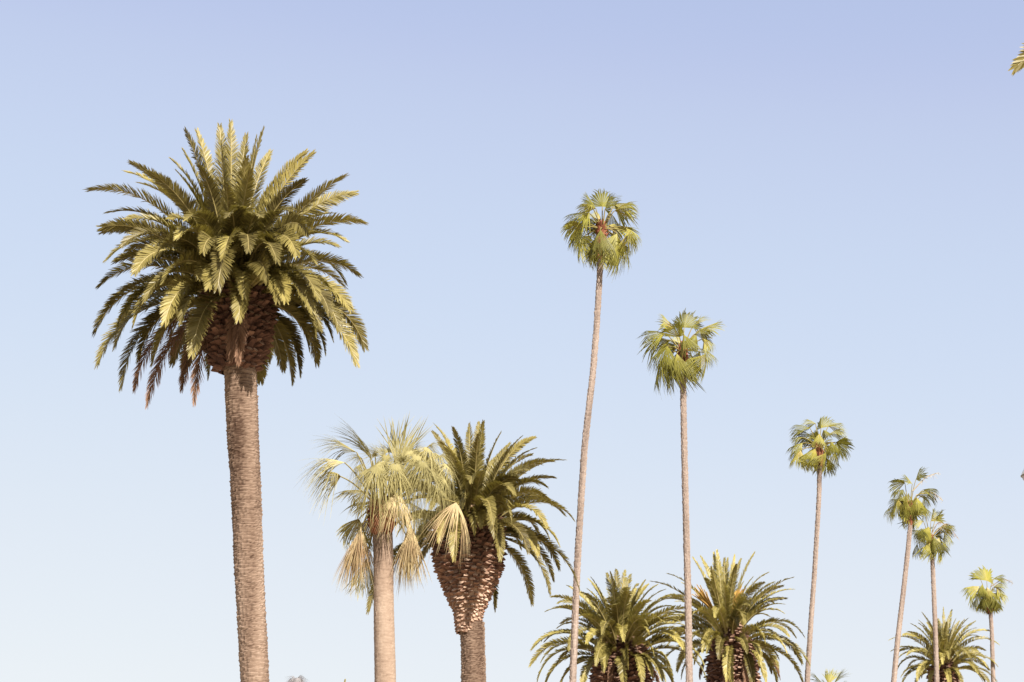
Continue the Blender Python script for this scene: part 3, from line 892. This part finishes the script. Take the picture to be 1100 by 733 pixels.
I_leaves = [
    (882, 460, 883, 446, .4, dict(half=76)), (870, 460, 854, 452, 0, {}), (890, 458, 902, 451, .1, {}), (862, 470, 848, 468, -.2, {}), (862, 476, 845, 479, -.1, {}),
    (860, 484, 850, 495, -.3, {}), (866, 488, 861, 506, .1, {}), (876, 482, 872, 496, -.8, {}), (887, 487, 889, 504, -.6, {}), (897, 486, 906, 504, -.2, {}), (897, 476, 914, 485, 0, {}),
    (893, 475, 898, 488, -.6, {}), (880, 466, 873, 475, -.7, {}), (885, 462, 890, 470, -.7, {}), (876, 455, 868, 448, .5, {})]
fan_palm('middle fan palm of the row, alone in the sky right of centre', 100.0, (880, 481), I_leaves,
         [(880.5, 500, 4.9), (880, 530, 5), (876, 600, 5.1), (871, 670, 5.4), (867, 733, 5.6)], 131, fill=8, segs=30, toptone=(1.2, -.3))

J_leaves = [
    (984, 515, 988, 502, .3, dict(half=76)), (972, 519, 955, 514, 0, {}), (970, 526, 954, 529, -.2, {}), (976, 530, 964, 542, -.6, {}), (965, 537, 957, 551, -.1, {}),
    (973, 540, 967, 558, -.4, {}), (985, 535, 988, 553, -.6, {}), (992, 526, 1006, 523, .1, {}), (992, 532, 1003, 540, -.2, {}), (980, 520, 973, 510, -.3, {}), (979, 545, 984, 561, .2, {}), (968, 530, 958, 540, .5, {})]
fan_palm('leaning fan palm at the right whose crown touches the lower crown beside it', 122.0, (977, 545), J_leaves,
         [(978, 562, 5), (975.5, 590, 5.2), (970, 640, 5.4), (964, 690, 5.7), (960, 733, 5.8)], 141, fill=8, segs=26, lw=1.1,
         stalks=[[(980, 528, 0), (995, 512, 0), (1008, 508, .1)], [(984, 532, 0), (1002, 528, 0), (1013, 538, 0)]])
K_leaves = [
    (1000, 560, 1003, 545, .3, dict(half=76)), (992, 560, 981, 556, 0, {}), (990, 568, 978, 573, -.1, {}), (988, 577, 984, 593, -.1, {}), (1003, 577, 1001, 594, -.7, {}), (1009, 578, 1014, 596, -.3, {}),
    (1012, 566, 1025, 562, 0, {}), (1014, 572, 1026, 580, .1, {}), (995, 555, 989, 542, .2, {}), (998, 566, 990, 578, -.6, {}), (1005, 558, 1012, 548, .4, {})]
fan_palm('fan palm at the right with dry flower stalks, its crown tucked under the leaning one', 130.0, (999, 580), K_leaves,
         [(1001, 590, 4.6), (1002.5, 620, 4.8), (1004.5, 670, 5), (1006.5, 733, 5.3)], 151, fill=6, segs=26, lw=1.1,
         stalks=[[(1000, 575, -.1), (1008, 560, -.3), (1016, 564, -.5)], [(1002, 575, -.1), (1012, 565, -.3), (1020, 572, -.4)], [(1002, 575, -.1), (1015, 562, 0), (1024, 566, 0)], [(1003, 574, 0), (1018, 563, .1), (1029, 578, .1)]])
L_leaves = [
    (1060, 624, 1059, 609, .2, dict(half=76)), (1053, 622, 1043, 613, .1, {}), (1067, 622, 1077, 614, .1, {}), (1052, 630, 1037, 629, -.1, {}), (1051, 637, 1041, 649, -.2, {}), (1057, 640, 1053, 656, -.5, {}),
    (1064, 640, 1066, 659, -.5, {}), (1070, 637, 1080, 649, -.2, {}), (1070, 630, 1083, 637, 0, {}), (1060, 631, 1060, 645, -.7, {}), (1055, 628, 1048, 638, -.6, {})]
fan_palm('smallest and farthest fan palm, at the far right above the small date palm', 150.0, (1061, 642), L_leaves,
         [(1064, 658, 4.2), (1065.5, 680, 4.3), (1067, 733, 4.7)], 161, fill=8, segs=24, lw=1.2, stalks=[[(1065, 630, 0), (1078, 621, 0), (1088, 627, 0)]])
M_leaves = [(884, 735, 873, 722, 0, {}), (888, 737, 883, 728, -.3, {}), (890, 735, 893, 717, .2, {}), (895, 736, 904, 718, 0, {}), (900, 740, 909, 729, .1, {}), (878, 742, 866, 736, 0, {}), (902, 748, 916, 748, 0, {}), (880, 750, 868, 758, -.2, {}), (893, 748, 893, 765, -.6, {})]
fan_palm('bright yellow green palm top just peeking over the bottom edge', 110.0, (889, 758), M_leaves,
         [(889, 768, 7), (889, 800, 7.5), (889, 840, 8)], 171, fill=6, segs=26, group=None, half=34, droop=.1, joined=.5, lw=1.3)
N_leaves = [(318, 729, 312, 722, -.2, dict(half=76)), (320, 728, 326, 721, 0, dict(half=76)), (316, 730, 307, 729, 0, dict(droop=1.0)), (322, 730, 331, 730, -.2, dict(droop=1.0)), (319, 728, 318, 740, -.6, dict(droop=.8)),
            (314, 742, 308, 752, 0, {}), (324, 742, 331, 753, 0, {})]
fan_palm('faded grey palm crown peeking over the bottom edge beside the largest trunk', 150.0, (319, 748), N_leaves,
         [(319, 764, 6), (319, 800, 6.5), (319, 850, 7)], 181, fill=6, segs=26, group=None, leafm='fan_grey', deadcol='fan_grey', joined=.3, half=90, droop=.6, core=0, blade=1.35)


# ---------------------------------------------------------------- street lamp at the right edge
def lathe(mb, C, prof, mi, n=28, sx=1.0):
    a = np.arange(n) / n * 2 * math.pi
    V = []
    F = []
    for r, z in prof:
        V.append(np.stack([C[0] + sx * r * np.cos(a), C[1] + r * np.sin(a), np.full(n, C[2] + z)], 1))
    for i in range(len(prof) - 1):
        for k in range(n):
            k2 = (k + 1) % n
            F.append([i * n + k, i * n + k2, (i + 1) * n + k2, (i + 1) * n + k])
    mb.add(np.concatenate(V), F, mi)


def street_lamp():
    Y = 40.0
    P = at(1097, 511, Y)
    hr = .26
    C = P + np.array([hr * 1.2, 0, 0])
    px = C[0] + 1.9
    root = thing('street_lamp', 'street lamp at the right edge with a white hood over a grey bowl', 'street lamp', (px, Y, 0))
    mb = MB(); lathe(mb, C, [(.001, .30), (.07, .29), (.13, .25), (.19, .17), (.235, .08), (.26, .0), (.25, -.004), (.2, .0)], 0, sx=1.2)
    mb.build('lamp_hood', [M['lamp_white']], root, smooth=True)
    mb = MB(); lathe(mb, C, [(.266, .006), (.266, -.012), (.245, -.014)], 0, sx=1.2)
    mb.build('lamp_rim', [M['lamp_rim']], root)
    mb = MB(); lathe(mb, C, [(.248, -.012), (.232, -.07), (.19, -.14), (.12, -.19), (.001, -.21)], 0, sx=1.2)
    mb.build('lamp_bowl', [M['lamp_glass']], root, smooth=True)
    mb = MB()
    t = np.linspace(0, 1, 12)[:, None]
    a, b, c = C + np.array([.2, 0, .05]), C + np.array([1.5, 0, .15]), np.array([px, Y, C[2] - .9])
    tube(mb, a * (1 - t) ** 2 + 2 * b * t * (1 - t) + c * t ** 2, [.03] * 12, 10)
    mb.build('arm', [M['lamp_post']], root, smooth=True)
    mb = MB()
    tube(mb, [(px, Y, 0), (px, Y, .5), (px, Y, .52), (px, Y, C[2] - .5)], [.16, .15, .1, .06], 16)
    mb.build('post', [M['lamp_post']], root, smooth=True)


street_lamp()
print('objects', len(bpy.data.objects), 'verts', sum(len(me.vertices) for me in bpy.data.meshes))
